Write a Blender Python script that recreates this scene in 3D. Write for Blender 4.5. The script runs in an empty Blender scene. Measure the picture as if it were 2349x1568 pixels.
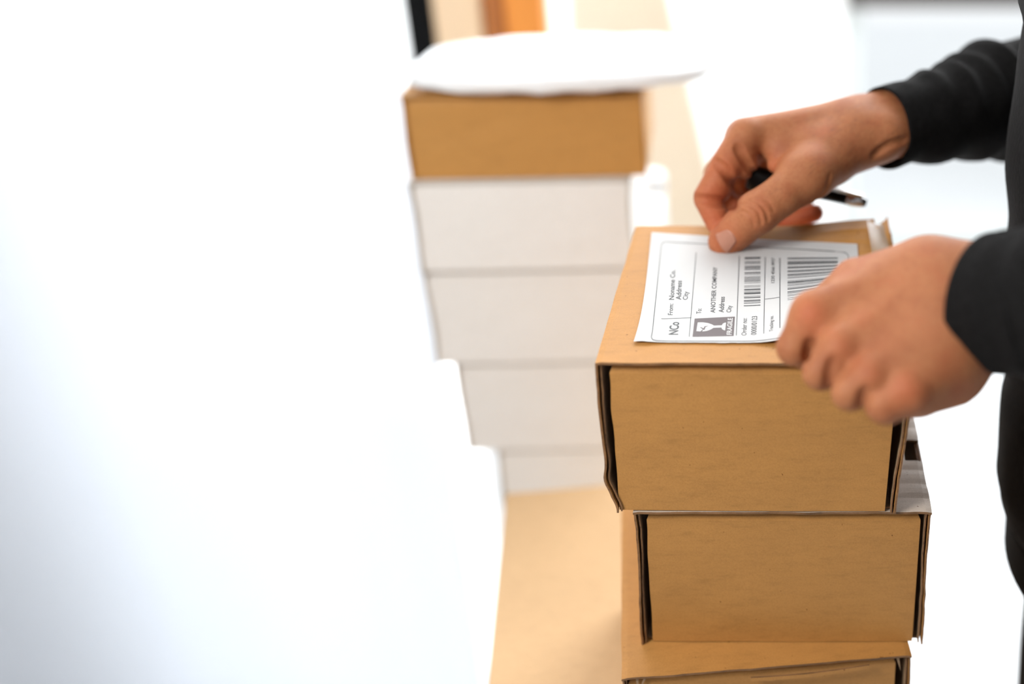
import bpy, bmesh, math, random
import numpy as np
from mathutils import Vector, Matrix, noise

random.seed(7)
S = bpy.context.scene
COL = S.collection

# ------------------------------------------------------------------ camera
FPX, CX, CY, TH = 2780.0, 1790.0, 784.0, math.radians(27.9)
CAMZ = 1.5
cd = bpy.data.cameras.new('camera'); cam = bpy.data.objects.new('camera', cd); COL.objects.link(cam)
cam.location = (0, 0, CAMZ); cam.rotation_euler = (math.radians(90) - TH, 0, 0)
cd.sensor_width = 36; cd.lens = FPX / 2349 * 36; cd.shift_x = (1174.5 - CX) / 2349
cd.clip_start = 0.02; cd.clip_end = 60
cd.dof.use_dof = True; cd.dof.focus_distance = 0.775; cd.dof.aperture_fstop = 1.95; cd.dof.aperture_blades = 0
S.camera = cam

# ------------------------------------------------------------------ light
w = bpy.data.worlds.new('world'); S.world = w; w.use_nodes = True
w.node_tree.nodes['Background'].inputs[0].default_value = (0.96, 0.985, 1.0, 1)
w.node_tree.nodes['Background'].inputs[1].default_value = 1.0
def area(name, loc, target, sx, sy, power, col=(1, 1, 1)):
    l = bpy.data.lights.new(name, 'AREA'); l.shape = 'RECTANGLE'; l.size = sx; l.size_y = sy
    l.energy = power; l.color = col
    o = bpy.data.objects.new(name, l); COL.objects.link(o); o.location = loc
    o.rotation_euler = (Vector(target) - Vector(loc)).to_track_quat('-Z', 'Y').to_euler()
    return o
area('window_daylight', (1.3, 3.0, 1.9), (-0.1, 0.8, 1.0), 1.9, 1.5, 90, (0.98, 0.99, 1.0))
area('front_left_fill', (-0.62, 0.12, 1.74), (-0.1, 0.6, 1.05), 0.35, 0.35, 10, (1.0, 0.985, 0.96))  # added off-frame fill lamp, close by so box fronts fall off to the right
area('curtain_backlight_fill', (-0.9, 3.2, 0.8), (-0.8, 1.46, 0.5), 1.2, 1.4, 30, (0.95, 0.98, 1.0))  # added lamp that brightens the curtain from behind; no window is built there
area('overhead_fill', (-0.3, 2.4, 2.65), (-0.2, 0.9, 1.0), 1.8, 1.2, 30, (1.0, 0.98, 0.95))  # added overhead area light to lift lids and other level surfaces
S.view_settings.view_transform = 'Standard'; S.view_settings.look = 'None'
S.view_settings.gamma = 1; S.view_settings.use_curve_mapping = False
S.view_settings.exposure = 0.12

# ------------------------------------------------------------------ helpers
ct, st = math.cos(TH), math.sin(TH)
def P(px, py, Z):
    X = (px - CX) / FPX * Z; D = (py - CY) / FPX * Z
    return Vector((X, Z * ct - D * st, CAMZ - (Z * st + D * ct)))
def onz(px, py, z):
    d = P(px, py, 1.0) - Vector((0, 0, CAMZ)); k = (z - CAMZ) / d.z
    return Vector((0, 0, CAMZ)) + d * k
def link(name, me, mat=None, parent=None):
    o = bpy.data.objects.new(name, me); COL.objects.link(o)
    if mat is not None:
        for m in (mat if isinstance(mat, (list, tuple)) else [mat]): me.materials.append(m)
    if parent is not None: o.parent = parent
    return o
def tag(o, label=None, cat=None, group=None, kind=None):
    if label: o['label'] = label
    if cat: o['category'] = cat
    if group: o['group'] = group
    if kind: o['kind'] = kind
    return o
def empty(name, loc, rz=0, label=None, cat=None, group=None):
    o = bpy.data.objects.new(name, None); COL.objects.link(o); o.location = loc
    o.rotation_euler = (0, 0, rz); o.empty_display_size = 0.02
    return tag(o, label, cat, group)
def mesh(name, vs, fs, mi=None, smooth=False):
    me = bpy.data.meshes.new(name); me.from_pydata([tuple(v) for v in vs], [], fs)
    if mi: me.polygons.foreach_set('material_index', mi)
    if smooth: me.polygons.foreach_set('use_smooth', [True] * len(fs))
    me.update(); return me
def sheet(name, F, nu, nv, t, mat, parent=None, holes=None, rough_edge=0.0):
    """slab following F(u,v) -> (point, unit normal); rim faces use the second material"""
    vs = []; fs = []; mi = []
    for k in (0, 1):
        for j in range(nv + 1):
            for i in range(nu + 1):
                p, n = F(i / nu, j / nv)
                vs.append(Vector(p) + Vector(n) * (t * k))
    A = lambda i, j, k: k * (nu + 1) * (nv + 1) + j * (nu + 1) + i
    keep = lambda i, j: 0 <= i < nu and 0 <= j < nv and not (holes and holes(i, j))
    for j in range(nv):
        for i in range(nu):
            if not keep(i, j): continue
            fs.append((A(i, j, 1), A(i+1, j, 1), A(i+1, j+1, 1), A(i, j+1, 1))); mi.append(0)
            fs.append((A(i, j, 0), A(i, j+1, 0), A(i+1, j+1, 0), A(i+1, j, 0))); mi.append(0)
            for (di, dj, a, b) in ((0, -1, (i, j), (i+1, j)), (1, 0, (i+1, j), (i+1, j+1)), (0, 1, (i+1, j+1), (i, j+1)), (-1, 0, (i, j+1), (i, j))):
                if not keep(i + di, j + dj):
                    fs.append((A(*a, 0), A(*b, 0), A(*b, 1), A(*a, 1))); mi.append(1)
    me = mesh(name, vs, fs, mi)
    bm = bmesh.new(); bm.from_mesh(me)
    bmesh.ops.delete(bm, geom=[v for v in bm.verts if not v.link_faces], context='VERTS')
    bmesh.ops.recalc_face_normals(bm, faces=bm.faces); bm.to_mesh(me); bm.free()
    return link(name, me, mat, parent)
def box(name, c, s, mat, parent=None, bev=0.0, seg=2):
    bm = bmesh.new(); bmesh.ops.create_cube(bm, size=1)
    for v in bm.verts: v.co = Vector((v.co.x * s[0] + c[0], v.co.y * s[1] + c[1], v.co.z * s[2] + c[2]))
    if bev: bmesh.ops.bevel(bm, geom=bm.edges[:], offset=bev, segments=seg, affect='EDGES')
    me = bpy.data.meshes.new(name); bm.to_mesh(me); bm.free()
    return link(name, me, mat, parent)
def loft(name, rings, mat, parent=None, cap=True, smooth=True):
    n = len(rings[0]); vs = [p for r in rings for p in r]; fs = []
    for k in range(len(rings) - 1):
        for i in range(n):
            fs.append((k*n+i, k*n+(i+1) % n, (k+1)*n+(i+1) % n, (k+1)*n+i))
    if cap: fs.append(tuple(range(n))[::-1]); fs.append(tuple((len(rings)-1)*n+i for i in range(n)))
    me = mesh(name, vs, fs, smooth=smooth)
    bm = bmesh.new(); bm.from_mesh(me); bmesh.ops.recalc_face_normals(bm, faces=bm.faces); bm.to_mesh(me); bm.free()
    return link(name, me, mat, parent)
def sm(a, b, x):
    x = min(1, max(0, (x - a) / (b - a))); return x * x * (3 - 2 * x)
def nz(*p): return noise.noise(Vector(p))

# ------------------------------------------------------------------ materials
def newmat(name):
    m = bpy.data.materials.new(name); m.use_nodes = True
    nt = m.node_tree; return m, nt, nt.nodes['Principled BSDF']
def plain(name, col, rough=0.6, metal=0.0, spec=None, sheen=0):
    m, nt, b = newmat(name); b.inputs['Base Color'].default_value = (*col, 1)
    b.inputs['Roughness'].default_value = rough; b.inputs['Metallic'].default_value = metal
    if spec is not None: b.inputs['Specular IOR Level'].default_value = spec
    if sheen: b.inputs['Sheen Weight'].default_value = sheen
    return m
def coords(nt, scale, out='Object'):
    tc = nt.nodes.new('ShaderNodeTexCoord'); mp = nt.nodes.new('ShaderNodeMapping')
    mp.inputs['Scale'].default_value = scale; nt.links.new(tc.outputs[out], mp.inputs['Vector']); return mp.outputs[0]
def noise_n(nt, vec, scale, detail=4, rough=0.5):
    n = nt.nodes.new('ShaderNodeTexNoise'); n.inputs['Scale'].default_value = scale
    n.inputs['Detail'].default_value = detail; n.inputs['Roughness'].default_value = rough
    nt.links.new(vec, n.inputs['Vector']); return n.outputs[0]
def ramp(nt, fac, stops):
    r = nt.nodes.new('ShaderNodeValToRGB'); nt.links.new(fac, r.inputs[0]); e = r.color_ramp.elements
    while len(e) < len(stops): e.new(0.5)
    for q, (p, c) in zip(e, stops): q.position = p; q.color = (*c, 1)
    return r.outputs[0]
def mix(nt, a, b, fac, mode='MIX'):
    m = nt.nodes.new('ShaderNodeMix'); m.data_type = 'RGBA'; m.blend_type = mode
    for s, v in ((m.inputs[0], fac), (m.inputs[6], a), (m.inputs[7], b)):
        if isinstance(v, (int, float)): s.default_value = v
        elif isinstance(v, tuple): s.default_value = (*v, 1)
        else: nt.links.new(v, s)
    return m.outputs[2]
def bump(nt, b, h, strength, dist):
    n = nt.nodes.new('ShaderNodeBump'); n.inputs['Strength'].default_value = strength
    n.inputs['Distance'].default_value = dist; nt.links.new(h, n.inputs['Height']); nt.links.new(n.outputs[0], b.inputs['Normal'])
def cardboard(name, col, mottle=0.07, speck=True):
    m, nt, b = newmat(name)
    v = coords(nt, (1, 1, 1))
    streak = noise_n(nt, coords(nt, (60, 200, 240)), 1, 4, 0.65)
    big = noise_n(nt, v, 14, 4, 0.6)
    fine = noise_n(nt, v, 900, 3, 0.7)
    hi = tuple(min(1, c * (1 + mottle)) for c in col); lo = tuple(c * (1 - mottle * 1.5) for c in col)
    c1 = ramp(nt, streak, [(0.30, lo), (0.45, col), (0.75, hi)])
    c2 = ramp(nt, big, [(0.3, tuple(1 - mottle for _ in col)), (0.7, (1, 1, 1))])
    c = mix(nt, c1, c2, 1.0, 'MULTIPLY')
    c = mix(nt, c, ramp(nt, fine, [(0.35, (0.86, 0.84, 0.82)), (0.6, (1, 1, 1))]), 0.8, 'MULTIPLY')
    if speck:
        sp = noise_n(nt, v, 330, 1, 0.4)
        c = mix(nt, c, ramp(nt, sp, [(0.205, (0.35, 0.25, 0.18)), (0.225, (1, 1, 1))]), 0.9, 'MULTIPLY')
    nt.links.new(c, b.inputs['Base Color']); b.inputs['Roughness'].default_value = 0.58
    b.inputs['Specular IOR Level'].default_value = 0.36
    bump(nt, b, streak, 0.25, 0.0004)
    return m
KRAFT = (0.485, 0.232, 0.062)
M = {}
M['kraft'] = cardboard('kraft_cardboard', KRAFT)
M['kraft_warm'] = cardboard('warm_cardboard', (0.56, 0.28, 0.075), 0.05, False)
M['kraft_pale'] = cardboard('pale_cardboard', (0.62, 0.41, 0.22), 0.05, False)
M['kraft_inner'] = cardboard('inner_cardboard', (0.36, 0.23, 0.13))
M['edge'] = cardboard('cardboard_cut_edge', (0.26, 0.13, 0.055), 0.3, False)
M['blond'] = cardboard('blond_cardboard', (0.84, 0.71, 0.54), 0.03, False)
M['white_card'] = cardboard('white_card', (0.90, 0.885, 0.86), 0.02, False)
M['white_edge'] = cardboard('white_card_edge', (0.62, 0.58, 0.52), 0.04, False)
M['sky_sheen_card'] = cardboard('sky_sheen_cardboard', (0.50, 0.42, 0.35))  # kraft lid with the sky's glancing grey reflection put into its colour
M['paper'] = plain('label_paper', (0.53, 0.53, 0.525), 0.45)
M['ink'] = plain('label_ink', (0.035, 0.04, 0.045), 0.5)
M['ink_block'] = plain('label_block_ink', (0.075, 0.055, 0.06), 0.5)
M['white_wall'] = plain('white_paint', (0.90, 0.905, 0.905), 0.8)
M['taupe_wall'] = plain('taupe_paint', (0.20, 0.18, 0.165), 0.8)
M['floor'] = plain('pale_floor', (0.84, 0.87, 0.89), 0.35)
M['black_knit'] = None
m, nt, b = newmat('black_knit'); M['black_knit'] = m
b.inputs['Roughness'].default_value = 0.95; b.inputs['Specular IOR Level'].default_value = 0.1
nn = noise_n(nt, coords(nt, (1, 1, 1)), 260, 3, 0.6)
nt.links.new(ramp(nt, nn, [(0.3, (0.006, 0.0056, 0.0056)), (0.7, (0.0095, 0.009, 0.009))]), b.inputs['Base Color'])
bump(nt, b, nn, 0.4, 0.0008)
M['trousers'] = plain('black_trousers', (0.005, 0.005, 0.0055), 0.95, spec=0.1)
M['black_plastic'] = plain('black_plastic', (0.006, 0.006, 0.006), 0.4, spec=0.3)
M['chrome'] = plain('brushed_metal', (0.55, 0.56, 0.57), 0.25, 1.0)
M['bag'] = plain('white_poly_bag', (0.86, 0.87, 0.88), 0.35)
M['orange'] = plain('orange_board', (0.72, 0.25, 0.03), 0.6)
M['dark_orange'] = plain('dark_orange_board', (0.36, 0.11, 0.012), 0.6)
M['cream'] = plain('cream_board', (0.80, 0.58, 0.36), 0.7)
M['black_board'] = plain('black_board', (0.004, 0.004, 0.004), 0.8, spec=0.1)
M['grey_frame'] = plain('grey_window_frame', (0.05, 0.042, 0.038), 0.5)
M['white_frame'] = plain('pale_frame', (0.62, 0.66, 0.66), 0.5)
M['shoe'] = plain('shoe_leather', (0.02, 0.02, 0.02), 0.4)
M['hair'] = plain('dark_hair', (0.02, 0.012, 0.008), 0.6)
M['body_hair'] = plain('fine_dark_hair', (0.05, 0.025, 0.015), 0.6)
# curtain: thin woven cloth
m, nt, b = newmat('sheer_cloth'); M['curtain'] = m
b.inputs['Base Color'].default_value = (0.88, 0.90, 0.94, 1); b.inputs['Roughness'].default_value = 0.9
tr = nt.nodes.new('ShaderNodeBsdfTranslucent'); tr.inputs[0].default_value = (0.90, 0.93, 0.97, 1)
ms = nt.nodes.new('ShaderNodeMixShader'); ms.inputs[0].default_value = 0.5
nt.links.new(b.outputs[0], ms.inputs[1]); nt.links.new(tr.outputs[0], ms.inputs[2])
nt.links.new(ms.outputs[0], nt.nodes['Material Output'].inputs[0])
b.inputs['Specular IOR Level'].default_value = 0.1
# skin: attribute 'flush' = redder finger joints and tips
m, nt, b = newmat('skin'); M['skin'] = m
at = nt.nodes.new('ShaderNodeAttribute'); at.attribute_name = 'flush'
v = coords(nt, (1, 1, 1)); n1 = noise_n(nt, v, 38, 4, 0.55); n2 = noise_n(nt, v, 420, 4, 0.65)
base = ramp(nt, n1, [(0.32, (0.325, 0.113, 0.048)), (0.5, (0.39, 0.152, 0.065)), (0.68, (0.37, 0.124, 0.053))])
c = mix(nt, base, (0.47, 0.105, 0.042), at.outputs['Fac'])
c = mix(nt, c, ramp(nt, n2, [(0.36, (0.86, 0.80, 0.77)), (0.56, (1, 1, 1))]), 0.7, 'MULTIPLY')
nt.links.new(c, b.inputs['Base Color']); b.inputs['Roughness'].default_value = 0.6
b.inputs['Specular IOR Level'].default_value = 0.25
b.inputs['Subsurface Weight'].default_value = 0.18; b.inputs['Subsurface Radius'].default_value = (1.0, 0.35, 0.2)
b.inputs['Subsurface Scale'].default_value = 0.004
vo = nt.nodes.new('ShaderNodeTexVoronoi'); vo.inputs['Scale'].default_value = 900; vo.feature = 'DISTANCE_TO_EDGE'
nt.links.new(v, vo.inputs['Vector'])
ad = nt.nodes.new('ShaderNodeMath'); ad.operation = 'MULTIPLY_ADD'; ad.inputs[1].default_value = 0.5
nt.links.new(vo.outputs[0], ad.inputs[0]); nt.links.new(n2, ad.inputs[2])
bump(nt, b, ad.outputs[0], 0.35, 0.0004)
m, nt, b = newmat('nail'); M['nail'] = m
b.inputs['Base Color'].default_value = (0.42, 0.185, 0.120, 1); b.inputs['Roughness'].default_value = 0.4
b.inputs['Subsurface Weight'].default_value = 0.1; b.inputs['Subsurface Scale'].default_value = 0.002
m, nt, b = newmat('window_glass'); M['glass'] = m
b.inputs['Base Color'].default_value = (1, 1, 1, 1); b.inputs['Roughness'].default_value = 0.0
b.inputs['Transmission Weight'].default_value = 1.0; b.inputs['IOR'].default_value = 1.02
m, nt, b = newmat('clear_tape'); M['tape'] = m
b.inputs['Base Color'].default_value = (0.55, 0.40, 0.26, 1); b.inputs['Roughness'].default_value = 0.3
b.inputs['Alpha'].default_value = 0.45

# ------------------------------------------------------------------ setting
def struct(o): o['kind'] = 'structure'; return o
struct(box('floor', (0, 2.0, -0.05), (9, 9, 0.1), M['floor']))
YB = 3.4
def wall_with_hole():
    vs = []; fs = []
    parts = [((-4.5, 0.18), (0, 2.8)), ((0.18, 2.6), (2.45, 2.8)), ((2.6, 4.5), (0, 2.8))]
    bm = bmesh.new()
    for (x0, x1), (z0, z1) in parts:
        r = bmesh.ops.create_cube(bm, size=1)
        for q in r['verts']: q.co = Vector(((x0+x1)/2 + q.co.x*(x1-x0), YB+0.1 + q.co.y*0.2, (z0+z1)/2 + q.co.z*(z1-z0)))
    me = bpy.data.meshes.new('wall_back'); bm.to_mesh(me); bm.free(); return link('wall_back', me, M['white_wall'])
struct(wall_with_hole())
struct(box('ceiling', (0, 1.0, 2.85), (9, 5.0, 0.1), M['white_wall']))
struct(box('wall_right', (4.4, 1.0, 1.4), (0.12, 4.7, 2.8), M['taupe_wall']))
struct(box('wall_front', (1.2, -1.6, 1.4), (6.4, 0.12, 2.8), M['taupe_wall']))
struct(box('curtain_shade_panel', (-1.46, 1.72, 1.4), (0.86, 0.10, 2.8), M['white_wall']))  # unseen panel added behind the curtain to shade its left part
struct(box('wall_left', (-1.95, 1.6, 1.4), (0.12, 3.6, 2.8), M['white_wall']))
win = struct(empty('window_1', (1.39, YB, 0)))
for nm, c, s, mt in (('frame_rail', (0, 0.05, 0.025), (2.42, 0.06, 0.05), 'white_frame'), ('frame_rail', (0, 0.05, 2.42), (2.42, 0.06, 0.06), 'grey_frame'),
                     ('frame_rail', (0, 0.02, 0.828), (2.42, 0.06, 0.16), 'grey_frame'),
                     ('mullion', (-1.185, 0.05, 1.2), (0.05, 0.06, 2.4), 'white_frame'), ('mullion', (1.185, 0.05, 1.2), (0.05, 0.06, 2.4), 'white_frame'),
                     ('mullion', (0.0, 0.05, 1.65), (0.05, 0.055, 1.5), 'white_frame')):
    box(nm, c, s, M[mt], win, 0.004)
for x in (-0.6, 0.6):
    box('pane', (x, 0.06, 1.67), (1.1, 0.006, 1.40), M['glass'], win)
    box('pane', (x, 0.06, 0.42), (1.1, 0.006, 0.72), M['glass'], win)

# curtain hanging left
def curtainF(u, v):
    x = -1.86 + u * 1.40; z = 0.006 + v * 2.5
    f = lambda x: 0.040 * math.sin(x * 5.3 + 0.9 * math.sin(x * 2.1)) + 0.010 * math.sin(x * 13 + 1.3) + 0.05 * math.sin(x * 1.9)
    k = 1 - 0.35 * v
    y = 1.46 + f(x) * k + 0.010 * math.sin(v * 7 + x * 5)
    d = (f(x + 0.01) - f(x - 0.01)) / 0.02
    n = Vector((d * k, -1, 0)).normalized()
    return (x, y, z), n
cu = sheet('curtain', curtainF, 160, 30, 0.0015, [M['curtain'], M['curtain']])
for p in cu.data.polygons: p.use_smooth = True
tag(cu, 'long white curtain hanging in soft folds at the left of the room', 'curtain')

# ------------------------------------------------------------------ mailer boxes
def mailer(loc, yaw, wd, dp, h, label, cat='box', group=None, mat='kraft', edge='edge', inner='kraft_inner', t=0.0017,
           gapl=0.0072, gapr=0.0075, dent=0.0, lean_l=0.0, lean_r=0.0, seed=0, warp=None, lid_hole=None, lid_mat=None, nu=48, nv=40, name='mailer_box', lidtaper=0.0):
    root = empty(name, loc, yaw, label, cat, group)
    mt = [M[mat], M[edge]]; mi_ = [M[inner], M[edge]]
    def lidF(u, v):
        x = (u - 0.5) * wd; y = -0.0015 + v * dp + (0.0007 * nz(u * 9 + seed, 0.3, 1.7) + 0.0003 * nz(u * 40, seed, 0)) * (1 - v) ** 8
        x += 0.0006 * nz(v * 8, seed, 5) * (abs(u - 0.5) > 0.49)
        z = h - t + 0.0004 * nz(u * 5 + seed, v * 5, 0)
        if abs(u - 0.5) > 0.49: z -= 0.0007
        if warp: z += warp(u, v)
        return (x, y, z), (0, 0, 1)
    sheet('lid_panel', lidF, nu, nv, t, [M[lid_mat], M[edge]] if lid_mat else mt, root, lid_hole)
    for s in (-1, 1):
        lean = lean_l if s < 0 else lean_r
        def sideF(u, v, s=s, lean=lean, off=0.0, top=h - t - 0.0002, y0=0.0):
            y = y0 + u * (dp - y0 - 0.001); z = v * top
            q = 1 - v
            x = wd / 2 - off - lean * q - 0.0008 * math.sin(v * 5 + seed) * math.exp(-u * 3) - 0.0004 * nz(v * 14, u * 3, seed + s)
            if dent and s < 0:
                x -= -0.0022 * math.exp(-((v - 0.24) / 0.06) ** 2) * math.exp(-u * 5)
                x -= dent * sm(0.20, 0.0, v) * math.exp(-u * 4)
            y += 0.0008 * nz(v * 12 + seed, 1.1, s) * (u < 0.01)
            return (s * x, y, z), (-s, 0, 0)
        sheet('side_panel', sideF, 20, 36, t * 0.75, mt, root)
        def innerF(u, v, s=s, lean=lean):
            (x, y, z), n = sideF(u, v, s, lean, 0.0, h - 2.2 * t, 0.0018)
            x -= s * (t * 0.75 + 0.0004 + 0.0009 * abs(math.sin(v * 4.3 + seed)) * math.exp(-u * 6))
            return (x, y, z), n
        sheet('tuck_flap', innerF, 20, 30, t * 0.6, mi_, root)
    def frontF(u, v):
        z = 0.0002 + v * (h - t - 0.0030); q = 1 - v
        cut = 0.0028 * sm(0.955, 1.0, v)
        xl = -wd / 2 + gapl + cut + (lean_l - 0.0006) * q * 1.0 + 0.0008 * nz(v * 5, seed, 2)
        xr = wd / 2 - gapr - cut - (lean_r) * q * 0.6
        y = 0.0032 + 0.0030 * sm(0.95, 1.0, v) ** 2 - 0.0006 * math.sin(u * 3.1) + 0.0005 * nz(u * 4, v * 4, seed)
        return (xl + (xr - xl) * u, y + 0.0, z), (0, 1, 0)
    sheet('front_panel', frontF, 40, 40, t * 0.8, mt, root)
    sheet('bottom_panel', lambda u, v: ((((u - 0.5) * (wd - 0.006 - lean_l - lean_r)), 0.006 + v * (dp - 0.012), 0.0003), (0, 0, 1)), 2, 2, t * 0.7, mi_, root)
    sheet('back_panel', lambda u, v: ((((u - 0.5) * (wd - 0.012)), dp - 0.005, 0.0023 + v * (h - 0.0055)), (0, 1, 0)), 2, 2, t, mt, root)
    return root

# top box of the near stack
Z1 = 1.153; YF = 0.630
def warp1(u, v):
    a = 0.0055 * sm(0.55, 0.95, u) * sm(0.72, 0.98, v) * (1 - 0.5 * sm(0.93, 1.0, u))
    b_ = 0.0004 * math.sin(v * 90) * sm(0.62, 0.9, u) * sm(0.5, 0.9, v)
    e = 0.0035 * math.exp(-((u - 0.955) / 0.012) ** 2) * sm(0.93, 1.0, v)
    return a + b_ + e - 0.0012 * sm(0.97, 1, u) * v
top_box = mailer((-0.015, YF, Z1 - 0.110), math.radians(-0.5), 0.190, 0.212, 0.110,
       'kraft cardboard mailer box with the shipping label, topmost of the near stack', dent=0.0045, lean_l=0.0008, lean_r=0.0060, gapr=0.0098, seed=1.0, warp=warp1,
       lid_hole=lambda i, j: (i in (45, 46) and j in (38, 39)) or (i == 47 and j > 36), group='near stack of kraft boxes')
# torn tape and tab at its back corner
tb = [P(2022, 540, 0.872), P(2034, 536, 0.875), P(2050, 566, 0.862), P(2030, 572, 0.858)]
def stripF(a, b_, c_, d_, bow):
    def F(u, v):
        p = a.lerp(b_, u).lerp(d_.lerp(c_, u), v) + Vector((0, 0, bow * math.sin(u * math.pi) * math.sin(v * 5))); return p, Vector((0, 0, 1))
    return F
def world_child(o, parent):
    o.parent = parent; bpy.context.view_layer.update(); o.matrix_parent_inverse = parent.matrix_world.inverted(); return o
zt = Z1
bc = lambda x, y, z: Vector((x, y, z))
tp = sheet('tape_strip', stripF(bc(0.064, 0.722, zt+0.0026), bc(0.0785, 0.722, zt+0.0012), bc(0.0765, 0.832, zt+0.0052), bc(0.064, 0.832, zt+0.0078), 0.0012), 14, 30, 0.0002, [M['tape'], M['tape']])
world_child(tp, top_box)
tab = sheet('torn_tab', stripF(bc(0.0745, 0.798, zt+0.0005), bc(0.0800, 0.792, zt-0.001), bc(0.0790, 0.832, zt+0.0100), bc(0.0745, 0.836, zt+0.0035), 0.0012), 6, 8, 0.0012, [M['kraft'], M['edge']])
world_child(tab, top_box)

def warp2(u, v): return 0.0006 * math.sin(v * 75) * sm(0.80, 0.92, u) + 0.0005 * nz(u * 8, v * 20, 3)
mailer((0.0015, YF + 0.0040, 0.931), 0.0, 0.191, 0.215, 0.1115,
       'kraft mailer box with ridged sky-greyed lid, second from the top of the near stack', lid_mat='sky_sheen_card',
       gapl=0.0075, gapr=0.0065, lean_l=0.0000, lean_r=0.0006, seed=4.2, warp=lambda u, v: min(0, warp2(u, v)), group='near stack of kraft boxes',
       lid_hole=lambda i, j: i in (45, 46, 47) and 11 <= j <= 15)
b3 = mailer((-0.0080, 0.6145, 0.8162), math.radians(6.6), 0.195, 0.215, 0.1143,
       'kraft mailer box with torn lid edge, turned askew at the foot of the near stack', gapl=0.004, gapr=0.010, seed=8.1, group='near stack of kraft boxes')
# torn strip hanging from the lid edge of the lowest box
def tornF(u, v):
    x = -0.012 + u * 0.080; y = -0.0035 - 0.002 * math.sin(u * 3) ; z = 0.1105 - 0.0030 * (1 - u) - v * (0.0032 + 0.0012 * nz(u * 20, 0, 0))
    return (x, y, z), (0, 1, 0)
sheet('torn_lid_strip', tornF, 30, 2, 0.0012, [M['kraft'], M['edge']], b3)
for (x, l, r) in ((-0.0885, 0.011, 0.2), (-0.083, 0.009, -0.5), (0.087, 0.012, 0.6)):
    sheet('loose_fibre_tuft', lambda u, v, x=x, l=l, r=r: ((x + u * 0.0022 * (1 - v) + r * v * 0.006, 0.001 - 0.001 * v, 0.1115 - v * l), (0, 1, 0)), 3, 5, 0.0005, [M['kraft_inner'], M['edge']], b3)

# big carton carrying the near stack, and the carton below it
def carton(loc, yaw, s, mat, label, name='large_carton', group=None, one=False):
    r = empty(name, loc, yaw, label, 'box', group); wx, dy, h = s; t = 0.004
    mt = [M[mat], M['edge']]
    for sg in (-1, 1):
        sheet('side_wall', lambda u, v, sg=sg: ((sg * (wx/2 - t), -dy/2 + u * dy, v * (h - t)), (sg, 0, 0)), 6, 6, t, mt, r)
        sheet('end_wall', lambda u, v, sg=sg: ((-wx/2 + t + u * (wx - 2*t), sg * (dy/2 - t), v * (h - t)), (0, sg, 0)), 6, 6, t, mt, r)
        if one and sg > 0: continue
        sheet('lid_flap', (lambda u, v: ((-wx/2 + u * wx, -dy/2 + v * dy, h - t + 0.0006 * nz(u*4, v*4, 1) - 0.0006), (0, 0, 1))) if one else lambda u, v, sg=sg: ((-wx/2 + u * wx, sg * (0.0008 + v * (dy/2 - 0.0008)), h - t + 0.0006 * nz(u*4, v*4, sg) - 0.0006), (0, 0, 1)), 12, 8, t, mt, r)
    sheet('bottom_panel', lambda u, v: ((-wx/2 + 2*t + u * (wx - 4*t), -dy/2 + 2*t + v * (dy - 4*t), 0.0), (0, 0, 1)), 2, 2, t, mt, r)
    return r
ya = math.radians(8.4); bcx = -0.2686 + math.cos(ya) * 0.1575 + math.sin(ya) * 0.215; bcy = 0.978 + math.sin(ya) * 0.1575 - math.cos(ya) * 0.215
carton((bcx, bcy, 0.4352), ya, (0.315, 0.43, 0.380), 'kraft_pale', 'large pale tan carton whose lid carries the near stack of boxes', one=True)
carton((bcx, bcy, 0.0), ya, (0.33, 0.45, 0.434), 'kraft_pale', 'large tan carton on the floor under the carton that carries the near stack')

# ------------------------------------------------------------------ stack behind
YS = 1.10
def px2x(px, y, z):
    Z = y * ct + (CAMZ - z) * st; return (px - CX) / FPX * Z
def bgbox(z0, h, pl, wd, yaw, mat, edge, label, seed, y=YS, dp=0.20):
    xl = px2x(pl, y, z0 + h); a = math.radians(yaw)
    cx = xl + math.cos(a) * wd / 2; cy = y + math.sin(a) * wd / 2
    return mailer((cx, cy, z0), a, wd, dp, h, label, mat=mat, edge=edge, inner=edge, seed=seed, nu=14, nv=12, gapl=0.003, gapr=0.003, group='stack of boxes behind')
bgbox(1.0925, 0.0835, 917, 0.224, 3.0, 'kraft_warm', 'kraft_warm', 'plain tan box under the white parcel, topmost of the stack behind', 3, dp=0.15)
bgbox(0.9950, 0.0965, 934, 0.213, 3.0, 'white_card', 'white_edge', 'white box directly under the tan box of the stack behind', 5)
bgbox(0.8840, 0.1100, 968, 0.235, 2.5, 'white_card', 'white_edge', 'second white box below the tan one in the stack behind', 6, y=1.110)
bgbox(0.7700, 0.1130, 1042, 0.225, 2.0, 'white_card', 'white_edge', 'third white box below the tan one in the stack behind', 7, y=1.120)
bgbox(0.6560, 0.1130, 1136, 0.200, 1.0, 'white_card', 'white_edge', 'lowest white box of the stack behind, half hidden by the large tan carton', 9, y=1.130)
carton((-0.155, 1.215, 0.0), 0, (0.20, 0.21, 0.655), 'kraft_pale', 'tall carton on the floor that carries the stack behind')

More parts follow.
